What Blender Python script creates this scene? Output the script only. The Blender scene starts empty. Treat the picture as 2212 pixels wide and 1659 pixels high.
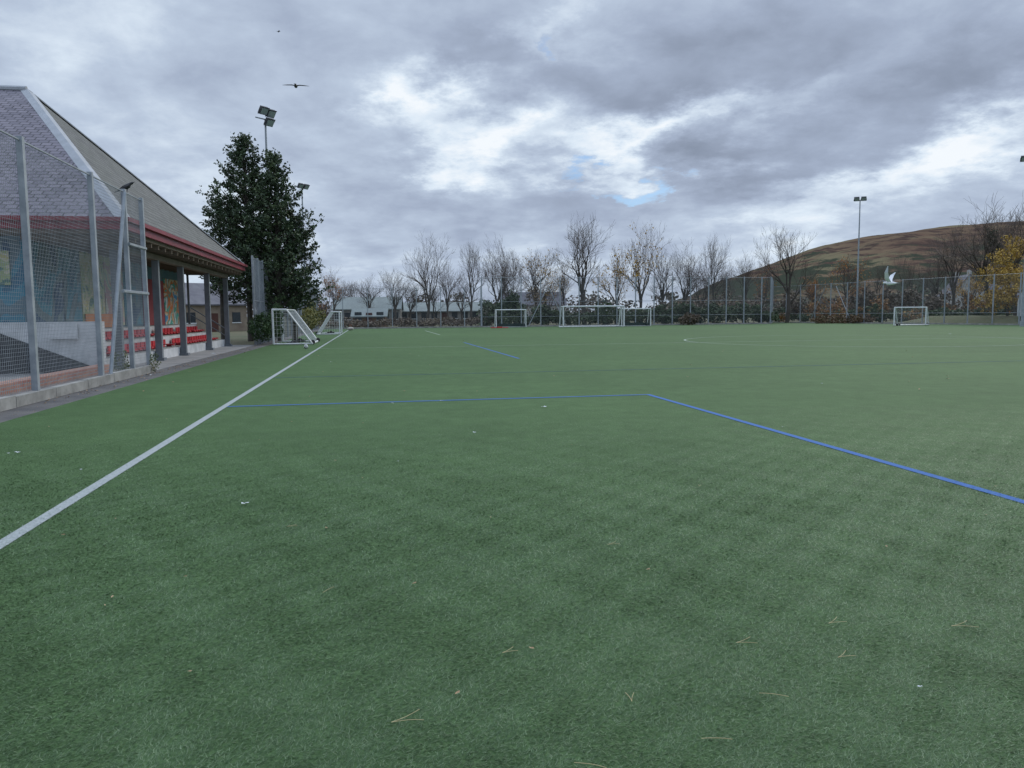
import bpy, math, random
import numpy as np
from mathutils import Vector, Matrix
random.seed(7); rng=np.random.default_rng(7)
sc=bpy.context.scene
PI=math.pi
# ------------------------------------------------------------ camera
CH=1.6; PITCH=math.radians(5.18); ROLL=math.radians(0.52); FPX=1661.0
cd=bpy.data.cameras.new("camera"); cam=bpy.data.objects.new("camera",cd); sc.collection.objects.link(cam)
cd.sensor_width=36; cd.lens=FPX/2212*36; cd.clip_start=0.1; cd.clip_end=8000
cam.matrix_world=Matrix.Translation((0,0,CH))@Matrix.Rotation(PI/2-PITCH,4,'X')@Matrix.Rotation(-ROLL,4,'Z')
sc.camera=cam
sc.view_settings.view_transform='Standard'; sc.view_settings.look='None'; sc.view_settings.exposure=0
_F=Vector((0,math.cos(PITCH),-math.sin(PITCH))); _U0=Vector((0,math.sin(PITCH),math.cos(PITCH))); _R0=Vector((1,0,0))
_R=_R0*math.cos(ROLL)-_U0*math.sin(ROLL); _U=_U0*math.cos(ROLL)+_R0*math.sin(ROLL)
def bearing(u,v): # survey sight-line
    return _F*FPX+_R*(u-1106)-_U*(v-829.5)
def at(u,v,d):    # surveyed point at northing d
    r=bearing(u,v); r=r*(d/r.y); return Vector((r.x,r.y,r.z+CH))
def gnd(u,v,z=0):
    r=bearing(u,v); r=r*((z-CH)/r.z); return Vector((r.x,r.y,z))
# pitch frame: a along touchline, b to the right
E1=Vector((-0.1777,0.984,0)).normalized(); E2=Vector((E1.y,-E1.x,0))
def pf(a,b,z=0): p=E1*a+E2*b; return Vector((p.x,p.y,z))
# ------------------------------------------------------------ materials
def nn(nt,t,**k):
    n=nt.nodes.new(t)
    for a,b in k.items(): setattr(n,a,b)
    return n
def newmat(name):
    m=bpy.data.materials.new(name); m.use_nodes=True; nt=m.node_tree
    b=nt.nodes["Principled BSDF"]; return m,nt,b
def c4(c): return (c[0],c[1],c[2],1)
def ramp(nt,stops,interp='LINEAR'):
    r=nn(nt,"ShaderNodeValToRGB"); cr=r.color_ramp; cr.interpolation=interp
    cr.elements[0].position=stops[0][0]; cr.elements[0].color=c4(stops[0][1])
    cr.elements[1].position=stops[-1][0]; cr.elements[1].color=c4(stops[-1][1])
    for p,c in stops[1:-1]:
        e=cr.elements.new(p); e.color=c4(c)
    return r
def M(name,c1,c2=None,scale=4,rough=.8,metal=0,bump=0,bscale=None,detail=5,stretch=(1,1,1)):
    m,nt,b=newmat(name); b.inputs["Roughness"].default_value=rough; b.inputs["Metallic"].default_value=metal
    if c2 is None: c2=tuple(x*.75 for x in c1)
    tc=nn(nt,"ShaderNodeTexCoord"); mp=nn(nt,"ShaderNodeMapping"); mp.inputs["Scale"].default_value=stretch
    nt.links.new(tc.outputs["Object"],mp.inputs[0])
    no=nn(nt,"ShaderNodeTexNoise"); no.inputs["Scale"].default_value=scale; no.inputs["Detail"].default_value=detail; no.inputs["Roughness"].default_value=.65
    nt.links.new(mp.outputs[0],no.inputs["Vector"])
    r=ramp(nt,[(.35,c1),(.68,c2)])
    nt.links.new(no.outputs["Fac"],r.inputs[0]); nt.links.new(r.outputs[0],b.inputs["Base Color"])
    if bump:
        n2=nn(nt,"ShaderNodeTexNoise"); n2.inputs["Scale"].default_value=bscale or scale*6; n2.inputs["Detail"].default_value=4
        nt.links.new(mp.outputs[0],n2.inputs["Vector"])
        bp=nn(nt,"ShaderNodeBump"); bp.inputs["Strength"].default_value=bump; bp.inputs["Distance"].default_value=.02
        nt.links.new(n2.outputs["Fac"],bp.inputs["Height"]); nt.links.new(bp.outputs[0],b.inputs["Normal"])
    return m
def leafmat(name,cols,clump=1.2,rough=.7,amp=1.1,rnd=.55):
    m,nt,b=newmat(name); b.inputs["Roughness"].default_value=rough
    g=nn(nt,"ShaderNodeNewGeometry"); tc=nn(nt,"ShaderNodeTexCoord")
    no=nn(nt,"ShaderNodeTexNoise"); no.inputs["Scale"].default_value=clump; no.inputs["Detail"].default_value=3
    nt.links.new(tc.outputs["Object"],no.inputs["Vector"])
    ad=nn(nt,"ShaderNodeMath",operation='MULTIPLY_ADD'); ad.inputs[1].default_value=rnd
    nt.links.new(g.outputs["Random Per Island"],ad.inputs[0])
    s=nn(nt,"ShaderNodeMath",operation='MULTIPLY_ADD'); s.inputs[1].default_value=amp; s.inputs[2].default_value=.5-amp/2-rnd/2
    nt.links.new(no.outputs["Fac"],s.inputs[0]); nt.links.new(s.outputs[0],ad.inputs[2])
    r=ramp(nt,[(i/(len(cols)-1),c) for i,c in enumerate(cols)])
    nt.links.new(ad.outputs[0],r.inputs[0]); nt.links.new(r.outputs[0],b.inputs["Base Color"])
    return m
def brickmat(name,c1,c2,mort,bw,rh,msz=.01,noisec=None,nscale=.5,rough=.8):
    m,nt,b=newmat(name); b.inputs["Roughness"].default_value=rough
    uv=nn(nt,"ShaderNodeUVMap"); br=nn(nt,"ShaderNodeTexBrick")
    br.inputs["Scale"].default_value=1; br.inputs["Brick Width"].default_value=bw; br.inputs["Row Height"].default_value=rh
    br.inputs["Mortar Size"].default_value=msz; br.inputs["Color1"].default_value=c4(c1); br.inputs["Color2"].default_value=c4(c2); br.inputs["Mortar"].default_value=c4(mort)
    br.inputs["Mortar Smooth"].default_value=.3
    nt.links.new(uv.outputs[0],br.inputs["Vector"])
    out=br.outputs["Color"]
    if noisec:
        no=nn(nt,"ShaderNodeTexNoise"); no.inputs["Scale"].default_value=nscale; no.inputs["Detail"].default_value=6; no.inputs["Roughness"].default_value=.7
        nt.links.new(uv.outputs[0],no.inputs["Vector"])
        mr=nn(nt,"ShaderNodeMapRange"); mr.inputs[1].default_value=.4; mr.inputs[2].default_value=.7; mr.inputs[4].default_value=.5
        nt.links.new(no.outputs["Fac"],mr.inputs[0])
        mx=nn(nt,"ShaderNodeMixRGB"); nt.links.new(mr.outputs[0],mx.inputs[0]); nt.links.new(out,mx.inputs[1]); mx.inputs[2].default_value=c4(noisec); out=mx.outputs[0]
    nt.links.new(out,b.inputs["Base Color"])
    bp=nn(nt,"ShaderNodeBump"); bp.inputs["Strength"].default_value=.5; bp.inputs["Distance"].default_value=.015; bp.invert=True
    nt.links.new(br.outputs["Fac"],bp.inputs["Height"]); nt.links.new(bp.outputs[0],b.inputs["Normal"])
    return m
def muralmat(name,cols,scale=1.2,seed=0.0):
    m,nt,b=newmat(name); b.inputs["Roughness"].default_value=.7
    tc=nn(nt,"ShaderNodeTexCoord"); mp=nn(nt,"ShaderNodeMapping"); mp.inputs["Location"].default_value=(seed,seed*2,seed*.7)
    nt.links.new(tc.outputs["Object"],mp.inputs[0])
    no=nn(nt,"ShaderNodeTexNoise"); no.inputs["Scale"].default_value=scale; no.inputs["Detail"].default_value=2.5; no.inputs["Distortion"].default_value=1.2
    nt.links.new(mp.outputs[0],no.inputs["Vector"])
    n=len(cols)
    r=ramp(nt,[((.3+.4*i/n) if i else 0,tuple(x*.82 for x in c)) for i,c in enumerate(cols)],'CONSTANT')
    nt.links.new(no.outputs["Fac"],r.inputs[0]); nt.links.new(r.outputs[0],b.inputs["Base Color"])
    return m
galv=M("galvanised_steel",(.25,.28,.31),(.37,.40,.43),scale=3,rough=.5,metal=.2)
galvd=M("dull_wire",(.12,.13,.14),(.18,.195,.21),scale=2,rough=.6)
nearwire=M("wire",(.2,.22,.24),(.3,.33,.36),scale=2,rough=.55)
white=M("white_paint",(.75,.77,.78),(.6,.62,.62),scale=3,rough=.45)
netm=M("net_cord",(.62,.64,.64),(.5,.52,.52),rough=.8)
netd=M("net_cord_dark",(.12,.15,.13),(.2,.22,.2),rough=.8)
black=M("black_rubber",(.015,.015,.016),(.03,.03,.03),rough=.6)
redseat=M("red_plastic",(.55,.03,.04),(.4,.02,.03),rough=.4)
concrete=M("concrete",(.36,.36,.34),(.17,.17,.16),scale=1.5,rough=.9,bump=.3)
whitewall=M("white_painted_block",(.62,.63,.64),(.38,.40,.41),scale=1.2,rough=.8)
tarm=M("tarmac",(.075,.075,.08),(.14,.135,.13),scale=1.2,rough=.95,bump=.4,bscale=60)
bark=M("bark",(.055,.047,.04),(.10,.087,.072),scale=3,rough=.9)
twig=M("twig_bark",(.085,.067,.056),(.13,.103,.085),scale=1,rough=.9)
# ------------------------------------------------------------ builders
class MB:
    def __init__(s): s.v=[]; s.f=[]; s.m=[]; s.uv={}
    def add(s,vs,fs,mi=0):
        o=len(s.v); s.v+= [tuple(p) for p in vs]; s.f+=[tuple(o+i for i in f) for f in fs]; s.m+=[mi]*len(fs)
    def hexa(s,p,mi=0):
        s.add(p,[(0,3,2,1),(4,5,6,7),(0,1,5,4),(1,2,6,5),(2,3,7,6),(3,0,4,7)],mi)
    def box(s,x0,x1,y0,y1,z0,z1,mi=0,T=None):
        p=[Vector(q) for q in ((x0,y0,z0),(x1,y0,z0),(x1,y1,z0),(x0,y1,z0),(x0,y0,z1),(x1,y0,z1),(x1,y1,z1),(x0,y1,z1))]
        if T: p=[T@q for q in p]
        s.hexa(p,mi)
    def ab(s,a0,a1,b0,b1,z0,z1,mi=0):
        s.hexa([pf(a0,b0,z0),pf(a0,b1,z0),pf(a1,b1,z0),pf(a1,b0,z0),pf(a0,b0,z1),pf(a0,b1,z1),pf(a1,b1,z1),pf(a1,b0,z1)],mi)
    def tube(s,p0,p1,r0,r1=None,n=6,mi=0,cap=True):
        p0=Vector(p0);p1=Vector(p1); r1=r0 if r1 is None else r1
        d=(p1-p0); 
        if d.length<1e-6: return
        d.normalize(); q=Vector((0,0,1)) if abs(d.z)<.9 else Vector((1,0,0))
        a=d.cross(q).normalized(); b=d.cross(a)
        vs=[]
        for p,r in ((p0,r0),(p1,r1)):
            for i in range(n):
                t=2*PI*(i+.5)/n; vs.append(p+a*math.cos(t)*r+b*math.sin(t)*r)
        fs=[(i,(i+1)%n,n+(i+1)%n,n+i) for i in range(n)]
        if cap: fs+=[tuple(range(n-1,-1,-1)),tuple(range(n,2*n))]
        s.add(vs,fs,mi)
    def poly(s,pts,rr,n=6,mi=0):
        for i in range(len(pts)-1): s.tube(pts[i],pts[i+1],rr,n=n,mi=mi)
    def loft(s,rings,mi=0):
        n=len(rings[0]); vs=[p for r in rings for p in r]; fs=[]
        for k in range(len(rings)-1):
            for i in range(n): fs.append((k*n+i,k*n+(i+1)%n,(k+1)*n+(i+1)%n,(k+1)*n+i))
        fs.append(tuple(range(n-1,-1,-1))); fs.append(tuple((len(rings)-1)*n+i for i in range(n)))
        s.add(vs,fs,mi)
def link(o,parent=None):
    sc.collection.objects.link(o)
    if parent: o.parent=parent
    return o
def empty(name): 
    o=bpy.data.objects.new(name,None); sc.collection.objects.link(o); return o
def make(name,mb,mats,parent=None,smooth=False,uvf=None):
    me=bpy.data.meshes.new(name); me.from_pydata(mb.v,[],mb.f)
    for m in mats: me.materials.append(m)
    me.polygons.foreach_set("material_index",mb.m)
    if smooth: me.polygons.foreach_set("use_smooth",[True]*len(mb.f))
    if uvf:
        uvl=me.uv_layers.new(name="UVMap")
        for p in me.polygons:
            for li in p.loop_indices:
                uvl.data[li].uv=uvf(p,Vector(me.vertices[me.loops[li].vertex_index].co))
    me.update(); return link(bpy.data.objects.new(name,me),parent)
def npmesh(name,V,k,mats,parent=None,mi=None):
    """V: (N*k,3) unshared polygons with k corners"""
    me=bpy.data.meshes.new(name); nv=len(V); nf=nv//k
    me.vertices.add(nv); me.vertices.foreach_set("co",V.astype(np.float32).ravel())
    me.loops.add(nv); me.loops.foreach_set("vertex_index",np.arange(nv,dtype=np.int32))
    me.polygons.add(nf); me.polygons.foreach_set("loop_start",np.arange(0,nv,k,dtype=np.int32))
    try: me.polygons.foreach_set("loop_total",np.full(nf,k,dtype=np.int32))
    except Exception: pass
    for m in mats: me.materials.append(m)
    if mi is not None: me.polygons.foreach_set("material_index",mi.astype(np.int32))
    me.update(calc_edges=True); me.validate()
    return link(bpy.data.objects.new(name,me),parent)
def leafquads(C,size):
    n=len(C); d1=rng.normal(size=(n,3)); d1/=np.linalg.norm(d1,axis=1)[:,None]
    d2=rng.normal(size=(n,3)); d2-=(d1*d2).sum(1)[:,None]*d1; d2/=np.linalg.norm(d2,axis=1)[:,None]
    s=size*rng.uniform(.55,1.3,size=(n,1)); 
    a=d1*s*.5; b=d2*s*.33
    return np.stack([C-a,C+b,C+a,C-b],1).reshape(-1,3)
def inell(blobs,n,shell=.55):
    w=np.array([b[3]*b[4]*b[5] for b in blobs])**.8; w/=w.sum()
    idx=rng.choice(len(blobs),size=n,p=w); B=np.array(blobs)[idx]
    d=rng.normal(size=(n,3)); d/=np.linalg.norm(d,axis=1)[:,None]
    r=(shell+(1-shell)*rng.random((n,1)))*rng.uniform(.85,1.12,(n,1))
    P=B[:,:3]+d*r*B[:,3:6]
    return P[P[:,2]>0.02]
def foliage(name,blobs,n,size,mat,parent=None,shell=.5):
    sub=[]
    for b in blobs:
        sub.append((b[0],b[1],b[2],b[3]*.8,b[4]*.8,b[5]*.8))
        for i in range(14):
            d=rng.normal(size=3); d/=np.linalg.norm(d); k=rng.uniform(.2,.38)
            sub.append((b[0]+d[0]*b[3]*.8,b[1]+d[1]*b[4]*.8,b[2]+d[2]*b[5]*.8,b[3]*k,b[4]*k,b[5]*k))
    return npmesh(name,leafquads(inell(sub,n,shell),size),4,[mat],parent)
# ------------------------------------------------------------ ground
def noise_mix(nt,vec,scale,detail,lo,hi,ca,cb):
    no=nn(nt,"ShaderNodeTexNoise"); no.inputs["Scale"].default_value=scale; no.inputs["Detail"].default_value=detail; no.inputs["Roughness"].default_value=.65
    nt.links.new(vec,no.inputs["Vector"]); mr=nn(nt,"ShaderNodeMapRange"); mr.inputs[1].default_value=lo; mr.inputs[2].default_value=hi
    nt.links.new(no.outputs["Fac"],mr.inputs[0]); mx=nn(nt,"ShaderNodeMixRGB"); nt.links.new(mr.outputs[0],mx.inputs[0])
    for i,c in ((1,ca),(2,cb)):
        if isinstance(c,tuple): mx.inputs[i].default_value=c4(c)
        else: nt.links.new(c,mx.inputs[i])
    return mx.outputs[0]
def wear(nt,v,c):
    # lightly worn pile: faint lighter and darker patches at several sizes
    for sc_,dt,lo,hi,ca,cb in ((3.2,6,.35,.68,(.90,.91,.90),(1.06,1.06,1.06)),(.8,6,.36,.66,(.91,.92,.91),(1.05,1.05,1.05)),(.11,5,.35,.65,(.90,.90,.88),(1.05,1.04,1.0))):
        p=noise_mix(nt,v,sc_,dt,lo,hi,ca,cb)
        mu=nn(nt,"ShaderNodeMixRGB",blend_type='MULTIPLY'); mu.inputs[0].default_value=1
        nt.links.new(c,mu.inputs[1]); nt.links.new(p,mu.inputs[2]); c=mu.outputs[0]
    return c
def turfmat():
    m,nt,b=newmat("artificial_turf"); b.inputs["Roughness"].default_value=.85; b.inputs["Specular IOR Level"].default_value=.12
    tc=nn(nt,"ShaderNodeTexCoord"); v=tc.outputs["Object"]
    c=noise_mix(nt,v,45,7,.32,.68,(.042,.09,.033),(.10,.168,.074))
    c=wear(nt,v,c)
    nt.links.new(c,b.inputs["Base Color"])
    no=nn(nt,"ShaderNodeTexNoise"); no.inputs["Scale"].default_value=30; no.inputs["Detail"].default_value=6
    nt.links.new(v,no.inputs["Vector"])
    bp=nn(nt,"ShaderNodeBump"); bp.inputs["Strength"].default_value=.5; bp.inputs["Distance"].default_value=.015
    nt.links.new(no.outputs["Fac"],bp.inputs["Height"]); nt.links.new(bp.outputs[0],b.inputs["Normal"])
    return m
turf=turfmat()
def sheet(name,pts,z,mat,parent=None):
    mb=MB(); mb.add([(p[0],p[1],z) for p in pts],[tuple(range(len(pts)))]); return make(name,mb,[mat],parent)
gm=M("rough_ground",(.06,.075,.03),(.12,.1,.06),scale=.15,rough=1)
sheet("ground",[(-3500,-300),(3500,-300),(3500,4500),(-3500,4500)],-.008,gm)
def rf(y): return 39.6+.362*(117-y)
sheet("turf_pitch",[pf(-25,-5.7),(rf(-25)-1,-25),(rf(80)-.8,80),(rf(116)-.8,116),pf(96.5,53.2),pf(96.5,-5.7)],0,turf)
sheet("tarmac_path",[pf(-20,-6.6),pf(-20,-5.7),pf(97,-5.7),pf(97,-6.6)],-.004,tarm)
lw=M("white_line",(.36,.39,.40),(.24,.28,.27),scale=25,rough=.9,detail=6)
lwf=M("white_line_far",(.38,.43,.38),(.17,.25,.16),scale=5,rough=.9,detail=6)
lb=M("blue_line",(.02,.1,.38),(.03,.13,.28),scale=25,rough=.9,detail=6)
lb2=M("worn_blue_line",(.035,.11,.16),(.05,.11,.08),scale=6,rough=.9,detail=6)
mb=MB(); Z=.005
def strip(a0,a1,b0,b1,mi):
    mb.add([pf(a0,b0,Z),pf(a0,b1,Z),pf(a1,b1,Z),pf(a1,b0,Z)],[(0,1,2,3)],mi)
strip(-12,87.5,-2.695,-2.585,0)           # touchline
strip(38.9,39.0,-2.58,50.5,2)           # halfway
strip(87.5,87.6,-2.7,50.5,2)
strip(14.28,14.38,-2.58,5.36,1)        # blue
strip(-10,14.28,5.26,5.36,1)
strip(27.3,44.3,5.15,5.25,1)
strip(20.8,20.88,-2.58,50,3)
strip(62,80,5.3,5.4,2)
N=96
for i in range(N):
    t0,t1=2*PI*i/N,2*PI*(i+1)/N
    q=[(9.1,t0),(9.21,t0),(9.21,t1),(9.1,t1)]
    mb.add([pf(38.96+r*math.sin(t),26.4+r*math.cos(t),Z+.004) for r,t in q],[(0,1,2,3)],2)
make("pitch_markings",mb,[lw,lb,lwf,lb2])
# grass blades near the viewer, lines included
N=800000
Y=np.exp(rng.uniform(math.log(1.7),math.log(13),N)); X=(rng.random(N)*2-1)*(.72*Y+.8)
bb=X*E2.x+Y*E2.y; aa=X*E1.x+Y*E1.y
fld=.6*np.sin(X*2.9+np.sin(Y*1.7)*2)+.6*np.sin(Y*4.1-X*1.3+1)+np.sin(X*9.1+Y*7.3)+np.sin(-X*17.1+Y*13.3)
ang=fld*.5+rng.normal(0,1.1,N)
L=(.021+.0014*Y)*rng.uniform(.5,1.3,N); Wd=(.0008+.00055*Y)*rng.uniform(.7,1.3,N)
fade=np.clip((13-Y)/7,0.0,1); L*=.4+.6*fade; Wd*=.3+.7*fade
lift=rng.uniform(.2,1.0,N)
dx,dy=np.cos(ang),np.sin(ang); z0=np.full(N,.001)
h=np.minimum(L*lift*.55,.016)*(.25+.75*fade)
P0=np.stack([X-dy*Wd/2,Y+dx*Wd/2,z0],1);P1=np.stack([X+dy*Wd/2,Y-dx*Wd/2,z0],1)
P2=np.stack([X+dx*L*.85,Y+dy*L*.85,z0+h],1)
keep=(bb>-5.7)
isw=(np.abs(bb+2.64)<.057); isb=((np.abs(aa-14.33)<.05)&(bb<5.36)&(bb>-2.58))|((np.abs(bb-5.31)<.05)&(aa<14.38))
mi=np.where(isw,1,np.where(isb,2,0))[keep]
V=np.stack([P0,P1,P2],1)[keep].reshape(-1,3)
def blademat(name,cols):
    m=leafmat(name,cols,clump=14,rough=.6,amp=.35,rnd=1.0); nt=m.node_tree; b=nt.nodes["Principled BSDF"]; b.inputs["Specular IOR Level"].default_value=.3
    tc=[n for n in nt.nodes if n.type=='TEX_COORD'][0]; src=b.inputs["Base Color"].links[0].from_socket
    nt.links.new(wear(nt,tc.outputs["Object"],src),b.inputs["Base Color"])
    return m
bl=blademat("turf_fibre",[(.034,.077,.027),(.068,.135,.056),(.098,.172,.078),(.23,.31,.19)])
npmesh("grass_blades",V,3,[bl,blademat("white_fibre",[(.28,.31,.31),(.46,.50,.51)]),blademat("blue_fibre",[(.015,.08,.34),(.03,.14,.5)])],mi=mi)
# ------------------------------------------------------------ fences
def fence(name,p0,p1,h,zb=0,post=3.0,ws=.1,wh=.12,ww=.008,pr=.035,rails=(),brace=(),posts=None,wire=None,rail_r=.02):
    P0=Vector((p0[0],p0[1],0));P1=Vector((p1[0],p1[1],0)); d=P1-P0; Ln=d.length; d.normalize(); nrm=Vector((d.y,-d.x,0))
    e=empty(name)
    mp=MB(); ps=posts if posts is not None else [min(i*post,Ln) for i in range(int(Ln/post)+2)]
    for t in ps:
        c=P0+d*t
        q=[c-d*pr-nrm*pr,c+d*pr-nrm*pr,c+d*pr+nrm*pr,c-d*pr+nrm*pr]
        mp.hexa([v+Vector((0,0,zb)) for v in q]+[v+Vector((0,0,h+.05)) for v in q])
    for rz in rails: mp.tube(P0+Vector((0,0,rz)),P1+Vector((0,0,rz)),rail_r,n=5)
    for (t0,z0_,t1,z1_) in brace: mp.tube(P0+d*t0+Vector((0,0,z0_))+nrm*.06,P0+d*t1+Vector((0,0,z1_))+nrm*.06,pr*.9,n=5)
    make("posts",mp,[galv],e)
    mw=MB(); w=ww/2; off=nrm*-(pr+w+.004)
    def bar(a,b,u,v):
        vs=[a-u-v,a+u-v,a+u+v,a-u+v,b-u-v,b+u-v,b+u+v,b-u+v]
        mw.add(vs,[(0,1,5,4),(1,2,6,5),(2,3,7,6),(3,0,4,7)])
    t=0
    while t<=Ln:
        c=P0+d*t+off; bar(c+Vector((0,0,zb)),c+Vector((0,0,h)),d*w,nrm*w); t+=ws
    z=zb+.02
    while z<=h:
        bar(P0+off*1.2+Vector((0,0,z)),P1+off*1.2+Vector((0,0,z)),Vector((0,0,w)),nrm*w); z+=wh
    make("wire_mesh",mw,[wire or galvd],e)
    return e
xy=lambda v:(v.x,v.y)
A0=6.0
fn=fence("mesh_fence",xy(pf(A0,-6.5)),xy(pf(24.2,-6.5)),5.0,zb=.2,ws=.075,wh=.075,ww=.0055,pr=.055,rails=(4.98,),posts=[0,3.5,7,10.4,14.1,16.6,18.2],wire=nearwire,
   brace=((14.6,.2,16.5,4.95),(16.6,3.6,18.2,3.6),(15.9,2.3,18.2,2.3)))
mb=MB()
a=-10
while a<24.3:
    mb.ab(a,min(a+1.78,24.35),-6.52,-6.36,0,.21+random.uniform(-.015,.015)); a+=1.8
make("fence_kerb",mb,[concrete])
fence("mesh_fence",xy(pf(45.3,-6.5)),xy(pf(53.3,-6.5)),4.95,ws=.1,wh=.1,ww=.011,pr=.05,rails=(4.9,2.5),post=2.0,wire=galv)
fence("mesh_fence",xy(pf(53.5,-6.5)),xy(pf(97,-6.5)),4.95,ws=.2,wh=.15,ww=.012,pr=.05,rails=(4.9,),post=3.0)
fence("mesh_fence",xy(pf(97,-6.5)),xy(pf(97,13.6)),5.0,ws=.15,wh=.15,ww=.011,pr=.05,rails=(4.95,),post=3.0)
fence("high_mesh_fence",xy(pf(97,13.7)),xy(pf(97,53.3)),6.3,ws=.15,wh=.15,ww=.013,pr=.06,rails=(6.25,3.2,1.3),post=2.55,brace=((6,0,8.5,5),(11,0,8.7,5)))
pc=pf(97,53.3)
fence("high_mesh_fence",xy(pc),(39.6,117),6.3,ws=.15,wh=.15,ww=.014,pr=.06,rails=(6.25,),post=1.6,wire=galv)
fence("mesh_fence",(39.6,117),(rf(45),45),5.4,ws=.15,wh=.15,ww=.010,pr=.05,rails=(5.35,1.3),post=3.0,brace=((8,0,11,5),(16,0,13,5)))
mb=MB(); mb.ab(96.7,96.9,-6.5,53.3,0,.16)
q0,q1=Vector((rf(117)-.3,117,0)),Vector((rf(40)-.3,40,0))
mb.hexa([q0,q0+Vector((.15,0,0)),q1+Vector((.15,0,0)),q1]+[p+Vector((0,0,.15)) for p in (q0,q0+Vector((.15,0,0)),q1+Vector((.15,0,0)),q1)])
make("edging_board",mb,[concrete])
# ------------------------------------------------------------ stand / pavilion
st=empty("grandstand_pavilion")
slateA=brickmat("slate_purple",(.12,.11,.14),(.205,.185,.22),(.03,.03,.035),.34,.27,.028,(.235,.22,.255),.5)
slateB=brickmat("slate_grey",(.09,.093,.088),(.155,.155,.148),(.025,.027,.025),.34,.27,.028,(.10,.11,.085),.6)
lead=M("lead_flashing",(.36,.38,.41),(.27,.29,.31),scale=2,rough=.6)
maroon=M("maroon_fascia",(.25,.02,.035),(.17,.015,.025),scale=2,rough=.45)
timber=M("soffit_timber",(.14,.11,.08),(.2,.155,.12),scale=2,rough=.8)
steelc=M("column_grey",(.13,.15,.17),(.19,.21,.23),scale=2,rough=.6)
a0,a1,be,bk=24.3,45.6,-7.0,-29.0; ze=4.5; am=35.0; ba=-13.5; za=10.8; bb2=-22.5
C0,C1,C2,C3=pf(a0,be,ze),pf(a1,be,ze),pf(a1,bk,ze),pf(a0,bk,ze); R0,R1=pf(am,ba,za),pf(am,bb2,za)
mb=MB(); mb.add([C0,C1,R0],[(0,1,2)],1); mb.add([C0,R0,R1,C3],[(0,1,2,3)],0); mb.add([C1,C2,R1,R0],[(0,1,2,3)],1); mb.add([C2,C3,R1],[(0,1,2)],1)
def roofuv(p,co):
    n=p.normal; hdir=Vector((-n.y,n.x,0)).normalized(); up=n.cross(hdir)
    return (co.dot(hdir),co.dot(up))
make("roof",mb,[slateA,slateB],st,uvf=roofuv)
mb=MB()
def flash(p,q,w):
    d=(q-p).normalized(); s=d.cross(Vector((0,0,1))).normalized(); u=s.cross(d)
    mb.hexa([p-s*w+u*-.10,p+u*.03,q+u*.03,q-s*w+u*-.10,p-s*w+u*-.05,p+u*.07,q+u*.07,q-s*w+u*-.05])
    mb.hexa([p+u*.03,p+s*w+u*-.10,q+s*w+u*-.10,q+u*.03,p+u*.07,p+s*w+u*-.05,q+s*w+u*-.05,q+u*.07])
for c in ((C0,R0),(C1,R0),(C2,R1),(C3,R1)): flash(c[0],c[1],.22)
mb.tube(R0+Vector((0,0,.03)),R1+Vector((0,0,.03)),.13,n=8)
make("hip_flashing",mb,[lead],st)
mb=MB()
mb.ab(a0-.05,a1+.05,be-.06,be+.05,4.16,4.5,0); mb.ab(a0-.05,a0+.06,bk,be-.06,4.16,4.5,0); mb.ab(a1-.06,a1+.05,bk,be-.06,4.16,4.5,0)
mb.ab(a0-.16,a1+.16,be+.052,be+.17,4.38,4.5,0); mb.ab(a0-.17,a0-.052,bk,be+.05,4.38,4.5,0)
make("fascia",mb,[maroon],st)
mb=MB(); mb.ab(a0+.08,a1-.08,bk,be-.08,4.05,4.2,0)
for i in range(24):
    aa_=a0+.5+i*.88; mb.ab(aa_,aa_+.08,-10,-7.12,3.9,4.045,0)
mb.ab(a0+1,a1-1,-7.95,-7.7,3.7,3.89,0)
make("soffit",mb,[timber],st)
mb=MB()
for a in (26.0,30.6,34.4,39.6,44.4): mb.ab(a-.1,a+.1,-7.95,-7.72,.1,3.7); mb.ab(a-.2,a+.2,-8.03,-7.64,0,.1)
for b in (-8.9,-9.8): mb.ab(44.5,44.6,b-.05,b+.05,1.2,4.04)
make("columns",mb,[steelc],st)
wallc=M("painted_wall_blue",(.12,.23,.32),(.19,.28,.33),scale=.8,rough=.8)
mb=MB(); mb.ab(25.3,44.6,-28,-10.0,0,4.04); make("wall",mb,[wallc],st)
teal=muralmat("mural_teal",[(.04,.17,.27),(.07,.27,.37),(.14,.22,.26),(.03,.1,.2)],.5,3)
mix=muralmat("mural_mixed",[(.08,.34,.58),(.78,.7,.48),(.75,.22,.06),(.1,.46,.36),(.78,.78,.76)],1.1,9)
pink=muralmat("mural_pink",[(.62,.64,.57),(.58,.36,.36),(.6,.6,.38),(.34,.48,.43)],.9,5)
yel=muralmat("mural_yellow",[(.6,.55,.24),(.66,.63,.45),(.42,.5,.26),(.12,.24,.2)],1.6,14)
mar=M("mural_maroon",(.36,.07,.08),(.27,.055,.06),scale=2)
orange=M("orange_board",(.6,.24,.08),(.5,.18,.07),scale=2)
mb=MB()
def pan(a0_,a1_,z0_,z1_,mi,k=0): mb.ab(a0_,a1_,-9.985+k,-9.95+k,z0_,z1_,mi)
pan(25.4,27.6,1.5,3.9,0); pan(27.7,29.2,1.5,3.9,0); pan(29.3,31.6,1.3,3.95,3); pan(31.7,33.9,1.3,3.95,2); pan(34,36.5,1.3,3.95,0)
pan(36.6,40.1,1.25,3.35,4); pan(40.2,44.5,1.25,3.5,1)
pan(29.4,32.5,1.25,1.75,5,.05)
mb.ab(25.25,25.285,-13.3,-10.1,1.5,3.9,0); mb.ab(25.2,25.245,-11.6,-10.5,2.6,3.6,3); mb.ab(25.25,25.285,-16.5,-13.4,1.5,3.9,2)
make("murals",mb,[teal,mix,pink,yel,mar,orange],st)
mb=MB()
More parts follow.
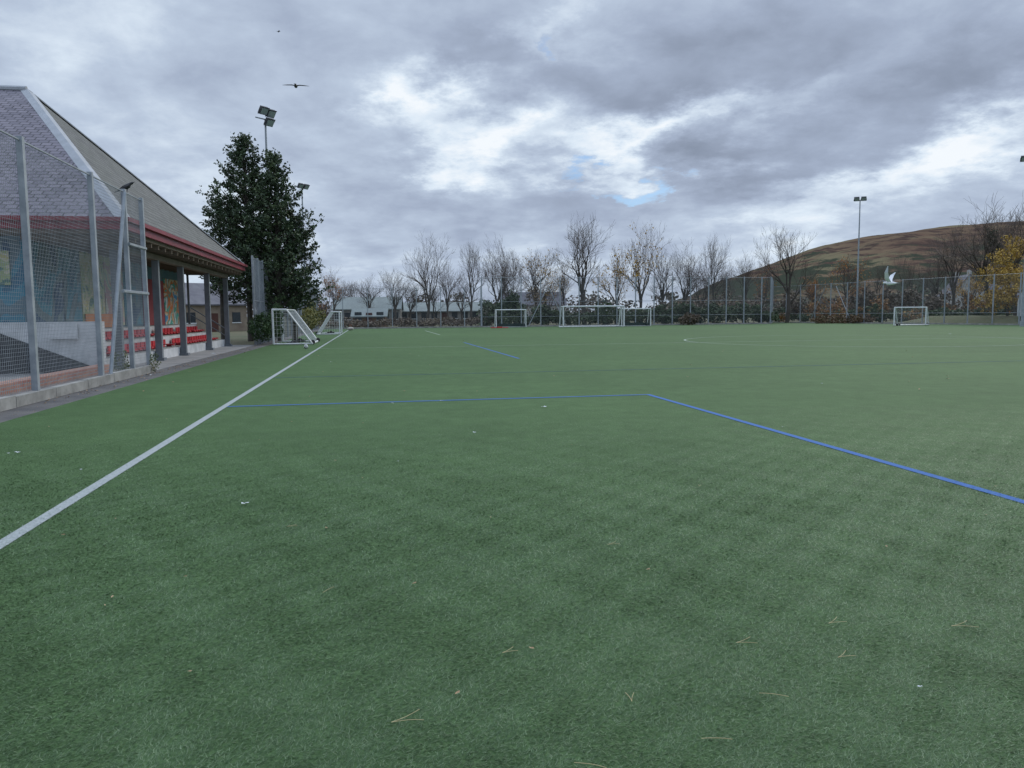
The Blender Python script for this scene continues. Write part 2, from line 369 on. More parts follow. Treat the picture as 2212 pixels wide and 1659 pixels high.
steps=[(-8.05,-8.75,.38),(-8.75,-9.45,.82),(-9.45,-9.95,1.24)]
for b1_,b0_,z in steps: mb.ab(25.2,44.4,b0_,b1_,0,z)
make("terrace",mb,[concrete],st)
mb=MB(); mb.ab(25.2,44.4,-8.04,-7.98,.0,.36,0)
mb.ab(24.7,24.95,-17,-7.9,0,1.5,0)
mb.ab(25.3,44.4,-8.74,-8.71,.386,.79,0); mb.ab(25.3,44.4,-9.44,-9.41,.826,1.21,0)
q=[pf(24.66,-17,0),pf(24.66,-8.1,0),pf(24.66,-8.1,.12),pf(24.66,-10.7,1.2),pf(24.66,-17,1.2)]
q2=[p+E1*.035 for p in q]
mb.add(q+q2,[(0,1,2,3,4),(9,8,7,6,5),(0,5,6,1),(1,6,7,2),(2,7,8,3),(3,8,9,4)],1)
mb.ab(24.6,24.655,-9.3,-8.55,1.0,1.45,0)
make("parapet",mb,[whitewall,M("dark_paint",(.035,.04,.045),(.06,.06,.065),scale=2)],st)
mb=MB()
def seat(a,b,z):
    mb.ab(a-.2,a+.2,b-.18,b+.16,z+.08,z+.12); mb.ab(a-.2,a+.2,b-.22,b-.18,z+.10,z+.3)
    mb.ab(a-.17,a+.17,b+.161,b+.19,z+.05,z+.11)
    mb.ab(a-.04,a+.04,b-.1,b+.1,z,z+.08)
for row,(b,z) in enumerate(((-8.4,.38),(-9.08,.82))):
    a=26.5 
    while a<44:
        if random.random()>.07 and not(34.6<a<35.8): seat(a,b,z)
        a+=.52
make("seats",mb,[redseat],st)
mb=MB()
mb.tube(pf(44.9,-9.9,2.2),pf(44.9,-8,.95),.03); mb.tube(pf(44.9,-9.9,1.8),pf(44.9,-8,.55),.025)
for b,z in ((-9.9,2.2),(-8.95,1.6),(-8,.95)): mb.tube(pf(44.9,b,0),pf(44.9,b,z),.03)
make("handrail",mb,[steelc],st)
sheet("paving",[pf(-10,-26),pf(-10,-6.52),pf(46,-6.52),pf(46,-26)],-.002,M("paving",(.2,.2,.2),(.32,.31,.3),scale=1,rough=.9))
brk=brickmat("brick_kerb",(.36,.14,.1),(.43,.23,.16),(.3,.28,.25),.22,.075,.01)
mb=MB(); mb.ab(4,24.4,-8.0,-7.6,0,.24)
make("brick_edging",mb,[brk],uvf=lambda p,co:(co.dot(E1),co.z+co.dot(E2)))
# ------------------------------------------------------------ floodlights
def flood(x,y,h,heads,face):
    e=empty("floodlight"); mb=MB()
    mb.tube((x,y,0),(x,y,.5),.2,.2,n=10); mb.tube((x,y,.5),(x,y,h),.13,.065,n=10)
    fx,fy=face; l=math.hypot(fx,fy); fx/=l;fy/=l; sx,sy=fy,-fx
    mb.tube((x-sx*.8,y-sy*.8,h),(x+sx*.8,y+sy*.8,h),.045)
    make("pole",mb,[galv],e)
    mb=MB()
    for (o,dz) in heads:
        T=Matrix.Translation((x+sx*o+fx*.25,y+sy*o+fy*.25,h+dz))@Matrix(((sx,fx,0,0),(sy,fy,0,0),(0,0,1,0),(0,0,0,1)))@Matrix.Rotation(math.radians(-38),4,'X')
        mb.box(-.3,.3,-.14,.1,-.26,.26,0,T); mb.box(-.25,.25,.1,.13,-.21,.21,1,T); mb.box(-.33,.33,.06,.11,.26,.3,0,T)
        mb.box(-.34,-.31,-.05,.02,-.3,.1,0,T); mb.box(.31,.34,-.05,.02,-.3,.1,0,T)
        mb.box(-.15,.15,-.3,-.14,-.15,.15,0,T)
    make("lamp_heads",mb,[M("lamp_housing",(.05,.055,.06),(.1,.1,.11)),M("lamp_glass",(.3,.34,.36),(.4,.44,.46),rough=.15)],e)
p=at(573,258,55); flood(p.x,55,p.z,((-.3,.42),(.3,.5),(-.15,-.2)),(.7,-.5))
p=at(652,405,85); flood(p.x,85,p.z,((-.4,.1),(.4,.1)),(.8,-.5))
p=at(1858,432,102); flood(p.x,102,p.z,((-.42,.1),(.42,.1)),(-.35,-.9))
p=at(2226,345,74); flood(p.x,74,p.z,((-.5,.1),(.5,.1)),(-.4,-.8))
# ------------------------------------------------------------ goals
def goal(name,origin,wdir,ddir,W,H,top,base,r=.05,net=None,wheels=False,board=False,cell=.14,nw=.010):
    e=empty(name); o=Vector(origin); w=Vector(wdir).normalized(); d=Vector(ddir).normalized(); zz=Vector((0,0,1))
    mb=MB(); P=lambda s,t,z:o+w*s+d*t+zz*z
    b0=r
    mb.poly([P(0,0,b0),P(0,0,H),P(W,0,H),P(W,0,b0)],r,8)
    for s in (0,W):
        mb.poly([P(s,0,H),P(s,top,H),P(s,base,b0),P(s,0,b0)],r*.75,6)
    mb.tube(P(0,base,b0),P(W,base,b0),r*.9,n=6); mb.tube(P(0,top,H),P(W,top,H),r*.5,n=6)
    make("frame",mb,[white],e)
    nb=MB(); hw=nw/2
    def line(p,q): nb.tube(p,q,hw,n=4,cap=False)
    n=int(W/cell)
    for i in range(1,n):
        s=W*i/n; line(P(s,0,H),P(s,top,H)); line(P(s,top,H),P(s,base,b0))
    sl=math.hypot(H,base-top); m=int(sl/cell)
    for j in range(1,m):
        f=j/m; t=top+(base-top)*f; z=H*(1-f); line(P(0,t,z),P(W,t,z))
    m=int(H/cell)
    for s in (0,W):
        for j in range(1,m):
            z=H*j/m; line(P(s,0,z),P(s,top+(base-top)*(1-z/H),z))
        k=int(base/cell)
        for j in range(1,k):
            t=base*j/k; z=H if t<=top else H*(1-(t-top)/(base-top)); line(P(s,t,b0),P(s,t,z))
    make("net",nb,[net or netm],e)
    if wheels:
        wb=MB()
        for s in (.15,W-.15):
            for t in (base*.5,base+.02):
                c=P(s,t,.13); wb.tube(c-w*.05,c+w*.05,.13,n=14)
        for s in (.15,W-.15): wb.tube(P(s,base*.35,.1),P(s,base*.65,.1),.07,n=8)
        make("wheels",wb,[black],e)
    if board:
        bbm=MB()
        for (s0,s1,t0,t1) in ((0.03,W-.03,base-.05,base-.02),(.0,.03,.1,base),(W-.03,W,.1,base)):
            q=[P(s0,t0,.05),P(s1,t0,.05),P(s1,t1,.05),P(s0,t1,.05)]; bbm.hexa(q+[p+zz*.42 for p in q])
        make("backboard",bbm,[M("dark_board",(.03,.05,.05),(.05,.07,.07))],e)
goal("football_goal",pf(44.7,-5.45),E1,E2,4.6,1.98,.75,2.1,r=.06,wheels=True,cell=.2,nw=.013)
goal("football_goal",pf(67.6,-2.75),E1,-E2,4.6,1.95,.7,1.9,r=.055,wheels=True,cell=.2,nw=.012)
g0=at(1217,707,89.2); g0.z=0
goal("football_goal",g0,E2,E1,7.32,2.44,.9,2.0,r=.085,net=netd,cell=.2,nw=.01)
g0=at(1072,709,93); g0.z=0
goal("hockey_goal",g0,E2,E1,3.66,2.14,.6,1.2,r=.065,net=netd,board=True,cell=.2)
g0=at(1343,706,93); g0.z=0
goal("hockey_goal",g0,E2,E1,3.66,2.14,.6,1.2,r=.065,net=netd,board=True,cell=.2)
g0=at(1931,703,82); g0.z=0
goal("football_goal",g0,Vector((1,.25,0)),Vector((.62,.78,0)),4.0,1.95,.5,1.8,r=.065,wheels=True,cell=.2)
mb=MB(); g0=at(1060,710,90)
for k in range(3): mb.box(g0.x+k*.7,g0.x+.66+k*.7,90,91.2,.02,.1+.05*(k%2))
make("red_mat",mb,[M("red_vinyl",(.5,.05,.04),(.4,.04,.03))])
import bmesh
def football(p,r=.11):
    bm=bmesh.new(); bmesh.ops.create_icosphere(bm,subdivisions=1,radius=1); base=[v.co.normalized() for v in bm.verts]; bm.free()
    bm=bmesh.new(); bmesh.ops.create_icosphere(bm,subdivisions=4,radius=r)
    for f in bm.faces:
        c=f.calc_center_median().normalized(); f.material_index=1 if max(c.dot(b) for b in base)>.94 else 0; f.smooth=True
    me=bpy.data.meshes.new("football"); bm.to_mesh(me); bm.free(); me.materials.append(white); me.materials.append(black)
    o=link(bpy.data.objects.new("football",me)); o.location=(p.x,p.y,r+.005); return o
football(gnd(661,754))
mb=MB(); p=at(757,711,84)
rings=[]
for i in range(9):
    t=i/8; rr=.22*(1-abs(2*t-1)**3*.7)
    rings.append([Vector((p.x-.35+.7*t,84+math.cos(k*PI/5)*rr,.2+math.sin(k*PI/5)*rr*.85)) for k in range(10)])
mb.loft(rings,0); mb.poly([Vector((p.x-.15,84,.36)),Vector((p.x-.1,84,.6)),Vector((p.x+.1,84,.6)),Vector((p.x+.15,84,.36))],.025,mi=1)
make("kit_bag",mb,[M("bag_white",(.5,.48,.45),(.4,.35,.3)),M("bag_strap",(.25,.1,.05))],smooth=True)
# ------------------------------------------------------------ trees
def tree_mesh(seed,upright=.5,lv=6,name="bare_tree"):
    rd=random.Random(seed); mb=MB()
    def rec(p,d,L,r,l):
        segs=3 if l==0 else 2
        q=p; dd=d.copy(); rr=r
        kids=[]
        for s in range(segs):
            dd=(dd+Vector((rd.gauss(0,.13),rd.gauss(0,.13),rd.gauss(.03,.08)+upright*.06))).normalized()
            n=q+dd*(L/segs); r2=rr*(.86 if l else .9)
            mb.tube(q,n,rr,r2,n=6 if l<2 else 3,cap=False,mi=0 if l<3 else 1); q=n; rr=r2
            if l>0 and s<segs-1: kids.append((q.copy(),dd.copy(),.8))
            if l==0 and s==1 : kids.append((q.copy(),dd.copy(),.75))
        if l>=lv: return
        nk=(rd.choice((2,2,3)) if l<4 else 2) if l else rd.choice((4,5))
        ends=[(q,dd,1)]*nk+kids
        for (kp,kd,sc_) in ends:
            if l>=4 and rd.random()<.25: continue
            ax=Vector((rd.gauss(0,1),rd.gauss(0,1),rd.gauss(0,1))).cross(kd).normalized()
            an=math.radians(rd.uniform(14,44) if sc_==1 else rd.uniform(30,60))
            nd=(Matrix.Rotation(an,3,ax)@kd); nd.z+=.12*upright; 
            if nd.z<-.15: nd.z*=-.3
            nd.normalize()
            rec(kp,nd,L*rd.uniform(.66,.88)*(.9 if sc_<1 else 1),max(rr*rd.uniform(.55,.74),.0008),l+1)
    rec(Vector((0,0,0)),Vector((0,0,1)),.24,.025,0)
    v=np.array(mb.v); zmax=v[:,2].max(); cx=v[:,0].mean(); cy=v[:,1].mean()
    rad=np.percentile(np.hypot(v[:,0]-cx,v[:,1]-cy),96)
    v[:,2]/=zmax; sx=.36/rad; 
    t=np.clip(v[:,2]*1.0,0,1); v[:,0]=(v[:,0]-cx*t)*sx; v[:,1]=(v[:,1]-cy*t)*sx
    me=bpy.data.meshes.new(name); me.from_pydata([tuple(x) for x in v],[],mb.f); me.materials.append(bark); me.materials.append(twig)
    me.polygons.foreach_set("material_index",mb.m); me.update(); return me,v
TM=[tree_mesh(s,u,6) for s,u in ((3,.9),(11,1.2),(23,.5),(31,1.0),(47,.7))]
ylm=leafmat("autumn_leaf",[(.3,.16,.03),(.5,.3,.05),(.55,.36,.07)],1)
orm=leafmat("orange_leaf",[(.25,.09,.02),(.4,.16,.03),(.5,.26,.06)],1)
def tree(u,vtop,d,wpx,var,leaves=0,leafm=None,name="bare_tree"):
    p=at(u,vtop,d); H=p.z; w=wpx/1667*d
    me,v=TM[var%5]; o=link(bpy.data.objects.new(name,me)); o.location=(at(u,690,d).x,d,0)
    o.scale=(w/.72,w/.72,H); o.rotation_euler=(0,0,random.uniform(0,6.28))
    if leaves:
        tips=v[rng.integers(len(v)//3,len(v),leaves)]+rng.normal(0,.012,(leaves,3)); tips=tips[tips[:,2]>.25]
        npmesh("leaves",leafquads(tips,.022),4,[leafm or ylm],o)
    return o
for t in [(720,570,115,75,0,900,orm),(922,492,112,120,1),(970,552,118,70,2),(1018,512,110,75,3),(1072,502,112,105,0),(1160,530,125,110,4,500,ylm),(1215,560,120,70,2,300,ylm),
          (1262,460,108,150,3),(1380,468,110,120,1,600,ylm),(1475,513,118,110,0),(1542,498,112,70,4),(1605,535,120,75,2),(1700,481,112,125,3),(1330,520,116,80,1,900,ylm),
          (855,574,120,70,4),(800,588,122,80,2),(1100,545,122,80,4),(1430,530,120,80,4),(1650,560,125,70,1,500,orm),
          (2135,412,96,190,0),(2060,470,105,110,2),(2195,430,90,130,3),(1830,545,130,80,4,900,orm),(1965,540,135,80,1),(2020,520,130,90,0),(1760,590,125,70,2,1500,orm),(1895,560,135,70,3),(760,600,130,70,3),(885,590,128,70,0),(940,600,128,60,2),(1000,590,128,80,1),(1510,560,128,80,0),(1570,570,128,70,3),(1180,590,126,80,1,500,ylm),(2100,560,112,80,1,1500,ylm)]:
    tree(*t)
lar=empty("autumn_tree"); 
fp=[at(2165,560,88),at(2145,600,88),at(2190,535,89),at(2185,630,86),at(2140,650,87),at(2200,590,86),at(2165,640,87),at(2170,595,88)]
foliage("leaves",[(p.x,p.y,p.z,1.8,1.6,1.6) for p in fp],6500,.22,leafmat("larch_leaf",[(.22,.15,.03),(.42,.27,.05),(.52,.34,.08)],1),lar,shell=.2)
mb=MB(); p=at(2175,690,88); mb.tube((p.x,88,0),(p.x+.2,88,9.5),.16,.03); 
for i in range(30):
    z=random.uniform(1.5,8.5);t=random.uniform(0,6.28); mb.tube((p.x,88,z),(p.x+2*math.cos(t),88+2*math.sin(t),z+.8),.03,.01,n=4)
make("trunk",mb,[bark],lar)
p1,p2=at(2143,515,96),at(2150,545,96)
ivm=leafmat("ivy_leaf",[(.02,.035,.015),(.05,.08,.03)],1)
foliage("ivy",[(p1.x,96,p1.z,.7,.7,1.6),(p2.x,96,p2.z,.8,.8,1.6)],1200,.25,ivm)
# big evergreen by the stand
evm=leafmat("evergreen_leaf",[(.013,.026,.013),(.027,.05,.022),(.05,.082,.031),(.10,.14,.05)],.9)
ev=empty("evergreen_tree"); rd=random.Random(9)
bm_=MB(); cl=[]
from mathutils import noise as mn
def conifer(x,y,zb,H,rfun,nb,sd):
    bm_.tube((x,y,0),(x,y,H*.5),.2,.12,n=8); bm_.tube((x,y,H*.5),(x+.1,y,H),.12,.02,n=6)
    for i in range(nb):
        f=(i+rd.random())/nb; z=zb+(H-zb)*f; t=rd.uniform(0,6.28)
        lob=1+.85*mn.noise(Vector((math.cos(t)*1.1+sd,math.sin(t)*1.1,z*.75)))
        R=rfun(f)*lob*rd.choice((.5,.75,.9,1.0,1.1,1.25)); up=rd.uniform(.1,.85)
        base=Vector((x,y,z)); tip=Vector((x+R*math.cos(t),y+R*math.sin(t),z+R*up))
        bm_.tube(base,tip,.035,.01,n=4,cap=False)
        for j in range(int(2+R*3)):
            s=rd.uniform(.3,1.0); c=base.lerp(tip,s); tt=t+rd.choice((-1,1))*rd.uniform(.3,1.1); sl=(.25+.45*(1.05-s))*rd.uniform(.7,1.4)
            e2=c+Vector((math.cos(tt)*sl,math.sin(tt)*sl,sl*rd.uniform(-.1,.8)))
            for k in range(9):
                q=c.lerp(e2,rd.random()); g=.07; cl.append((q.x+rd.gauss(0,g),q.y+rd.gauss(0,g),q.z+rd.gauss(0,g*.8)))
        for k in range(7):
            q=tip; cl.append((q.x+rd.gauss(0,.07),q.y+rd.gauss(0,.07),q.z+abs(rd.gauss(0,.22))))
tx1=at(530,600,50).x; tx2=at(600,600,49.5).x
conifer(tx1,50.6,2.6,13.0,lambda f:2.55*min(1,((1-f)*1.5)**.85*.9+.04) if f>.25 else 2.0+2*f,310,0)
conifer(tx2,49.6,1.4,11.6,lambda f:2.35*min(1,((1-f)*1.6)**.85*.9+.04),310,5)
conifer(at(648,640,50.5).x-.4,50.5,1.8,8.3,lambda f:1.5*min(1,(1-f)*1.8+.05),110,9)
conifer(at(480,640,53).x,53,2.5,9.3,lambda f:1.5*min(1,(1-f)*1.8+.05),110,14)
conifer(at(568,640,50.5).x,50.5,5,10.6,lambda f:1.2*min(1,(1-f)*1.5+.1),80,21)
cl=np.array(cl); npmesh("leaves",leafquads(cl,.18),4,[evm],ev); make("trunk",bm_,[bark],ev)
bsm=leafmat("bush_leaf",[(.015,.035,.012),(.04,.085,.025),(.07,.12,.04)],2)
p=at(562,720,43.5)
foliage("bush",[(p.x,43.8,.9,.65,1.2,.95),(p.x+.2,45.5,1.3,.6,1.3,1.0)],5000,.12,bsm)
foliage("weed_clump",[(pf(23.9,-6.28).x,pf(23.9,-6.28).y,.3,.16,.25,.32),(pf(22.2,-6.7).x,pf(22.2,-6.7).y,.4,.25,.3,.4)],500,.06,leafmat("weed_leaf",[(.05,.09,.03),(.10,.13,.05),(.2,.15,.05)],4))
p=at(660,700,74); foliage("bush",[(p.x,74,1.1,1.2,3,1.3),(p.x-1,80,1.5,1.4,3,1.6)],4000,.2,leafmat("yellowing_leaf",[(.05,.08,.02),(.14,.14,.04),(.3,.24,.05)],1))
def band(name,u0,u1,vt0,vt1,d0,d1,n,mat,size=.4,jit=.3,thick=2.0,step=22):
    bl=[]; u=u0
    while u<u1:
        f=(u-u0)/(u1-u0); d=d0+(d1-d0)*f+random.uniform(-2,2); zt=at(u,vt0+(vt1-vt0)*f,d).z*random.uniform(1-jit,1+jit*.5); zt=max(zt,.6)
        bl.append((at(u,690,d).x,d,zt*.5,random.uniform(1.,2.0),thick,zt*.52)); u+=step*random.uniform(.6,1.3)
    return foliage(name,bl,n,size,mat,shell=.3)
hg=leafmat("hedge_leaf",[(.03,.052,.022),(.06,.09,.04),(.10,.125,.055)],.4)
br=leafmat("brown_shrub",[(.08,.062,.045),(.14,.105,.075),(.19,.155,.095)],.4)
band("hedge",1050,1670,658,650,101,109,14000,hg,jit=.5)
band("shrubs",1130,1660,632,622,112,116,7000,br,size=.3,jit=.5)
band("shrubs",690,1060,690,682,103,106,5000,br,size=.3)
band("shrubs",700,1080,650,648,150,150,6000,br,size=.6,thick=3)
band("hedge",1680,2230,668,655,123,92,12000,hg,size=.35,jit=.5)
band("shrubs",1680,2300,635,622,140,115,12000,br,size=.45,jit=.5)
band("autumn_shrubs",1690,2180,655,640,118,98,3500,leafmat("rusty_leaf",[(.12,.07,.03),(.28,.13,.04),(.36,.24,.06)],.5),size=.3,jit=.5,step=60)
p=at(1095,650,104); foliage("evergreen_bush",[(p.x,104,1.9,2.0,1.5,2.3),(p.x+.8,104,3.2,1.0,1.0,1.6)],3500,.3,evm)
p=at(1490,690,100.5); foliage("bush",[(p.x,p.y,.7,1.5,.8,.9)],1200,.25,br)
p=at(1770,690,106); foliage("bramble",[(p.x,103,.5,3,1,.8),(p.x+3,101,.5,2.5,1,.7)],2500,.25,leafmat("bramble_leaf",[(.06,.06,.025),(.16,.09,.05),(.13,.13,.06)],.8))
dm=leafmat("distant_trees",[(.08,.07,.06),(.13,.11,.09),(.11,.12,.075)],.1)
bl=[]
for i in range(170):
    x=-330+i*4.4+random.uniform(-2,2); y=230+random.uniform(-15,25); bl.append((x,y,3.4,4.5,4,random.uniform(3,6)))
foliage("distant_trees",bl,26000,1.1,dm,shell=.3)
# ------------------------------------------------------------ hill
hillm,nt,b=newmat("moorland"); b.inputs["Roughness"].default_value=1; b.inputs["Specular IOR Level"].default_value=0
tc=nn(nt,"ShaderNodeTexCoord"); v=tc.outputs["Object"]
c=noise_mix(nt,v,.012,8,.38,.62,(.11,.07,.054),(.16,.12,.08))
c=noise_mix(nt,v,.035,9,.48,.58,c,(.065,.046,.04))
c=noise_mix(nt,v,.007,9,.54,.6,c,(.155,.135,.085))
sx=nn(nt,"ShaderNodeSeparateXYZ"); nt.links.new(v,sx.inputs[0])
dk=nn(nt,"ShaderNodeTexNoise"); dk.inputs["Scale"].default_value=.022; dk.inputs["Detail"].default_value=10; dk.inputs["Roughness"].default_value=.75; nt.links.new(v,dk.inputs["Vector"])
hm=nn(nt,"ShaderNodeMapRange"); hm.inputs[1].default_value=25; hm.inputs[2].default_value=95; hm.inputs[3].default_value=.09; hm.inputs[4].default_value=-.10; nt.links.new(sx.outputs[2],hm.inputs[0])
ad=nn(nt,"ShaderNodeMath",operation='ADD'); nt.links.new(dk.outputs["Fac"],ad.inputs[0]); nt.links.new(hm.outputs[0],ad.inputs[1])
th=nn(nt,"ShaderNodeMapRange"); th.inputs[1].default_value=.53; th.inputs[2].default_value=.57; nt.links.new(ad.outputs[0],th.inputs[0])
mx=nn(nt,"ShaderNodeMixRGB"); nt.links.new(th.outputs[0],mx.inputs[0]); nt.links.new(c,mx.inputs[1]); mx.inputs[2].default_value=(.045,.053,.038,1)
nt.links.new(mx.outputs[0],b.inputs["Base Color"])
prof=[(1380,672),(1480,640),(1545,606),(1620,583),(1690,556),(1780,528),(1860,511),(1940,498),(2050,487),(2130,480),(2212,475),(2400,462),(2700,450),(3100,470),(3600,600)]
def pv(u):
    for i in range(len(prof)-1):
        if prof[i][0]<=u<=prof[i+1][0]:
            f=(u-prof[i][0])/(prof[i+1][0]-prof[i][0]); return prof[i][1]*(1-f)+prof[i+1][1]*f
    return 672
vs=[];fs=[];NU,ND=200,50
for i in range(NU+1):
    u=1380+i*(3600-1380)/NU; zr=max(0,(679-.009*(u-1106)-pv(u)))/1667*1000
    for j in range(ND+1):
        d=420+j*(1500-420)/ND; t=min(1,(d-420)/580); s=t*t*(3-2*t)*.35+t*.65
        z=zr*s if d<=1000 else zr*(1-((d-1000)/500)**2)
        z+=(mn.fractal(Vector((u*.01,d*.01,0)),1,2,4)*7)*s*(1 if d<900 else .35)*min(1,zr/30)
        vs.append(((u-1106)/1667*d,d,z-1))
for i in range(NU):
    for j in range(ND):
        k=i*(ND+1)+j; fs.append((k,k+ND+1,k+ND+2,k+1))
mb=MB(); mb.add(vs,fs); make("hill",mb,[hillm],smooth=True)
# ------------------------------------------------------------ houses
slate2=M("house_slate",(.1,.1,.12),(.15,.15,.17),scale=1)
def house(name,x,y,w,dp,hw,hr,rot,wallm,roofm,chim=True,wins=3):
    e=empty(name); T=Matrix.Translation((x,y,0))@Matrix.Rotation(rot,4,'Z')
    mb=MB(); W,D=w/2,dp/2
    mb.box(-W,W,-D,D,0,hw,0,T)
    mb.add([T@Vector(q) for q in ((-W,-D,hw),(-W,D,hw),(-W,0,hw+hr),(W,-D,hw),(W,D,hw),(W,0,hw+hr))],[(0,2,1),(3,4,5)],0); make("walls",mb,[wallm],e)
    mb=MB(); ov=.3
    for sgn in (-1,1):
        k=hr/D
        p=[(-W-ov,sgn*(D+ov),hw-ov*k+.03),(W+ov,sgn*(D+ov),hw-ov*k+.03),(W+ov,0,hw+hr+.03),(-W-ov,0,hw+hr+.03)]
        mb.hexa([T@Vector(q) for q in p]+[T@(Vector(q)+Vector((0,0,.14))) for q in p])
    make("roof",mb,[roofm],e)
    mb=MB()
    for fl in range(max(1,int(hw/2.6))):
        for i in range(wins):
            xx=-W+w*(i+.5)/wins
            if fl==0 and i==wins//2: mb.box(xx-.45,xx+.45,-D-.04,-D-.005,0,2,1,T)
            else: mb.box(xx-.5,xx+.5,-D-.04,-D-.005,1+fl*2.6,2.1+fl*2.6,0,T); mb.box(xx-.58,xx+.58,-D-.08,-D-.041,.9+fl*2.6,1+fl*2.6,2,T)
    for s in (-1,1): mb.box(s*(W+.02)-.02,s*(W+.02)+.02,-.5,.5,hw-1.2,hw,0,T)
    make("windows_and_door",mb,[M("dark_glass",(.03,.035,.04),(.05,.06,.07),rough=.15),M("door_paint",(.1,.04,.03)),white],e)
    if chim:
        mb=MB()
        for s in (-1,1): mb.box(s*(W-.5)-.35,s*(W-.5)+.35,-.3,.3,hw+hr-.6,hw+hr+.9,0,T); mb.tube(T@Vector((s*(W-.5),0,hw+hr+.9)),T@Vector((s*(W-.5),0,hw+hr+1.2)),.12,.1)
        make("chimneys",mb,[wallm],e)
stone=M("sandstone",(.22,.17,.13),(.3,.25,.19),scale=1.5,rough=.9); harl=M("white_harling",(.5,.5,.48),(.4,.4,.38),scale=1); palr=M("pale_metal_roof",(.24,.28,.27),(.19,.22,.22),scale=.5)
p=at(790,690,125); house("low_school_building",p.x,128,10.5,9,2.6,1.9,.1,M("cream_render",(.2,.2,.19),(.28,.27,.25)),palr,False,wins=7)
p=at(955,690,135); house("low_school_building",p.x,137,14,9,2.2,1.5,-.05,M("beige_render",(.25,.24,.22),(.32,.3,.28)),palr,False,wins=8)
p=at(800,690,112); house("timber_shelter",p.x,112,4.6,4,1.5,1.0,.1,M("brown_timber",(.12,.07,.04),(.17,.1,.06)),palr,False,wins=3)
p=at(418,690,85); house("stone_cottage",p.x,86,8,7,3.0,2.2,.9,stone,slate2)
p=at(2078,640,150); house("white_house",p.x,150,9,6,4.6,3.6,1.3,harl,slate2)
p=at(1150,640,175); house("slate_roofed_house",p.x,175,14,8,3.6,2.8,.05,harl,slate2)
p=at(2140,640,170); house("stone_house",p.x,172,12,7,4.2,3,-.1,stone,slate2)
p=at(2205,640,84); mb=MB(); rings=[]
for i in range(5): 
    rings.append([Vector((p.x+i*.9+1.3*math.cos(t*PI/12),82.5+i*1.2,2.2+1.7*math.sin(t*PI/12))) for t in range(13)]+[Vector((p.x+i*.9-1.3,82.5+i*1.2,.9)),Vector((p.x+i*.9+1.3,82.5+i*1.2,.9))])
mb.loft(rings); make("polytunnel",mb,[M("polythene",(.5,.53,.54),(.42,.45,.46),rough=.4)],smooth=False)
bm2=MB(); vs=[];fs=[]
for i in range(13):
    yy=78+i*1.8
    for j in range(9):
        xx=rf(yy)+1.0+j*1.3; vs.append((xx,yy,.95*min(1,j/3)*min(1,i/2,(12-i)/2)+.05*mn.noise(Vector((xx,yy,0)))-.02))
for i in range(12):
    for j in range(8):
        k=i*9+j; fs.append((k,k+1,k+10,k+9))
bm2.add(vs,fs); make("grass_bank",bm2,[M("bank_grass",(.08,.10,.04),(.13,.12,.065),scale=1.2,rough=1)],smooth=True)
# ------------------------------------------------------------ birds
def bird(name,pos,heading,S,wing,cols,tail=1.0,perched=False,pitch=0):
    T=Matrix.Translation(pos)@Matrix.Rotation(heading,4,'Z')@Matrix.Rotation(-pitch,4,'Y')
    mb=MB(); prof=[(-.5,.02),(-.4,.07),(-.2,.13),(0,.155),(.15,.14),(.26,.09),(.31,.08),(.38,.085),(.44,.06),(.47,.025)]
    rings=[]
    for x,r in prof:
        zo=.05 if x>.25 else 0
        rings.append([T@(Vector((x,math.cos(k*PI/5)*r,math.sin(k*PI/5)*r*.95+zo))*S) for k in range(10)])
    mb.loft(rings,0)
    mb.loft([[T@(Vector((x,math.cos(k*PI/2)*r,math.sin(k*PI/2)*r+.045))*S) for k in range(4)] for x,r in ((.45,.028),(.52,.018),(.57,.004))],2)
    mb.add([T@(Vector(q)*S) for q in ((-.42,-.05,.01),(-.42,.05,.01),(-.42-.3*tail,.12,0),(-.42-.34*tail,0,0),(-.42-.3*tail,-.12,0),(-.42,0,.03))],[(0,5,1,2,3,4)],1)
    if perched:
        for s in (-1,1):
            mb.add([T@(Vector(q)*S) for q in ((.2,s*.1,.1),(.15,s*.17,-.02),(-.3,s*.12,-.07),(-.62,s*.03,-.02),(-.2,s*.1,.11))],[(0,1,2,3,4)],1)
            mb.tube(T@(Vector((0,s*.06,-.12))*S),pos+Vector((0,0,-.32*S))+Vector((0,s*.06*S,0)),.015*S,.012*S,mi=2)
    else:
        for s,jt in wing:
            pts=[]
            for (sp,hh,sw,ch) in jt:
                lead_=Vector((.17+sw,s*sp,.05+hh)); trail=Vector((.17+sw-ch,s*sp,.04+hh)); pts.append((T@(lead_*S),T@(trail*S)))
            for i in range(len(pts)-1):
                mb.add([pts[i][0],pts[i+1][0],pts[i+1][1],pts[i][1]]+[p_+Vector((0,0,.015*S)) for p_ in (pts[i][0],pts[i+1][0],pts[i+1][1],pts[i][1])],[(0,1,2,3),(7,6,5,4),(0,4,5,1),(1,5,6,2),(2,6,7,3),(3,7,4,0)],3 if i==len(pts)-2 else 1)
    return make(name,mb,cols,smooth=False)
bk_=M("black_feather",(.012,.012,.015),(.025,.025,.03),rough=.5); wf=M("white_feather",(.8,.81,.83),(.72,.73,.75)); gf=M("grey_feather",(.5,.53,.56),(.6,.62,.65)); bk2=M("yellow_beak",(.5,.35,.05))
flat=[(.05,0,0,.3),(.35,.06,.08,.3),(.75,.03,.0,.24),(1.15,-.03,-.22,.05)]
upw=[(.05,0,0,.32),(.3,.3,.08,.32),(.5,.7,.02,.25),(.55,1.15,-.2,.05)]
bird("crow",at(639,186,28),1.75,.40,[(1,flat),(-1,flat)],[bk_]*4)
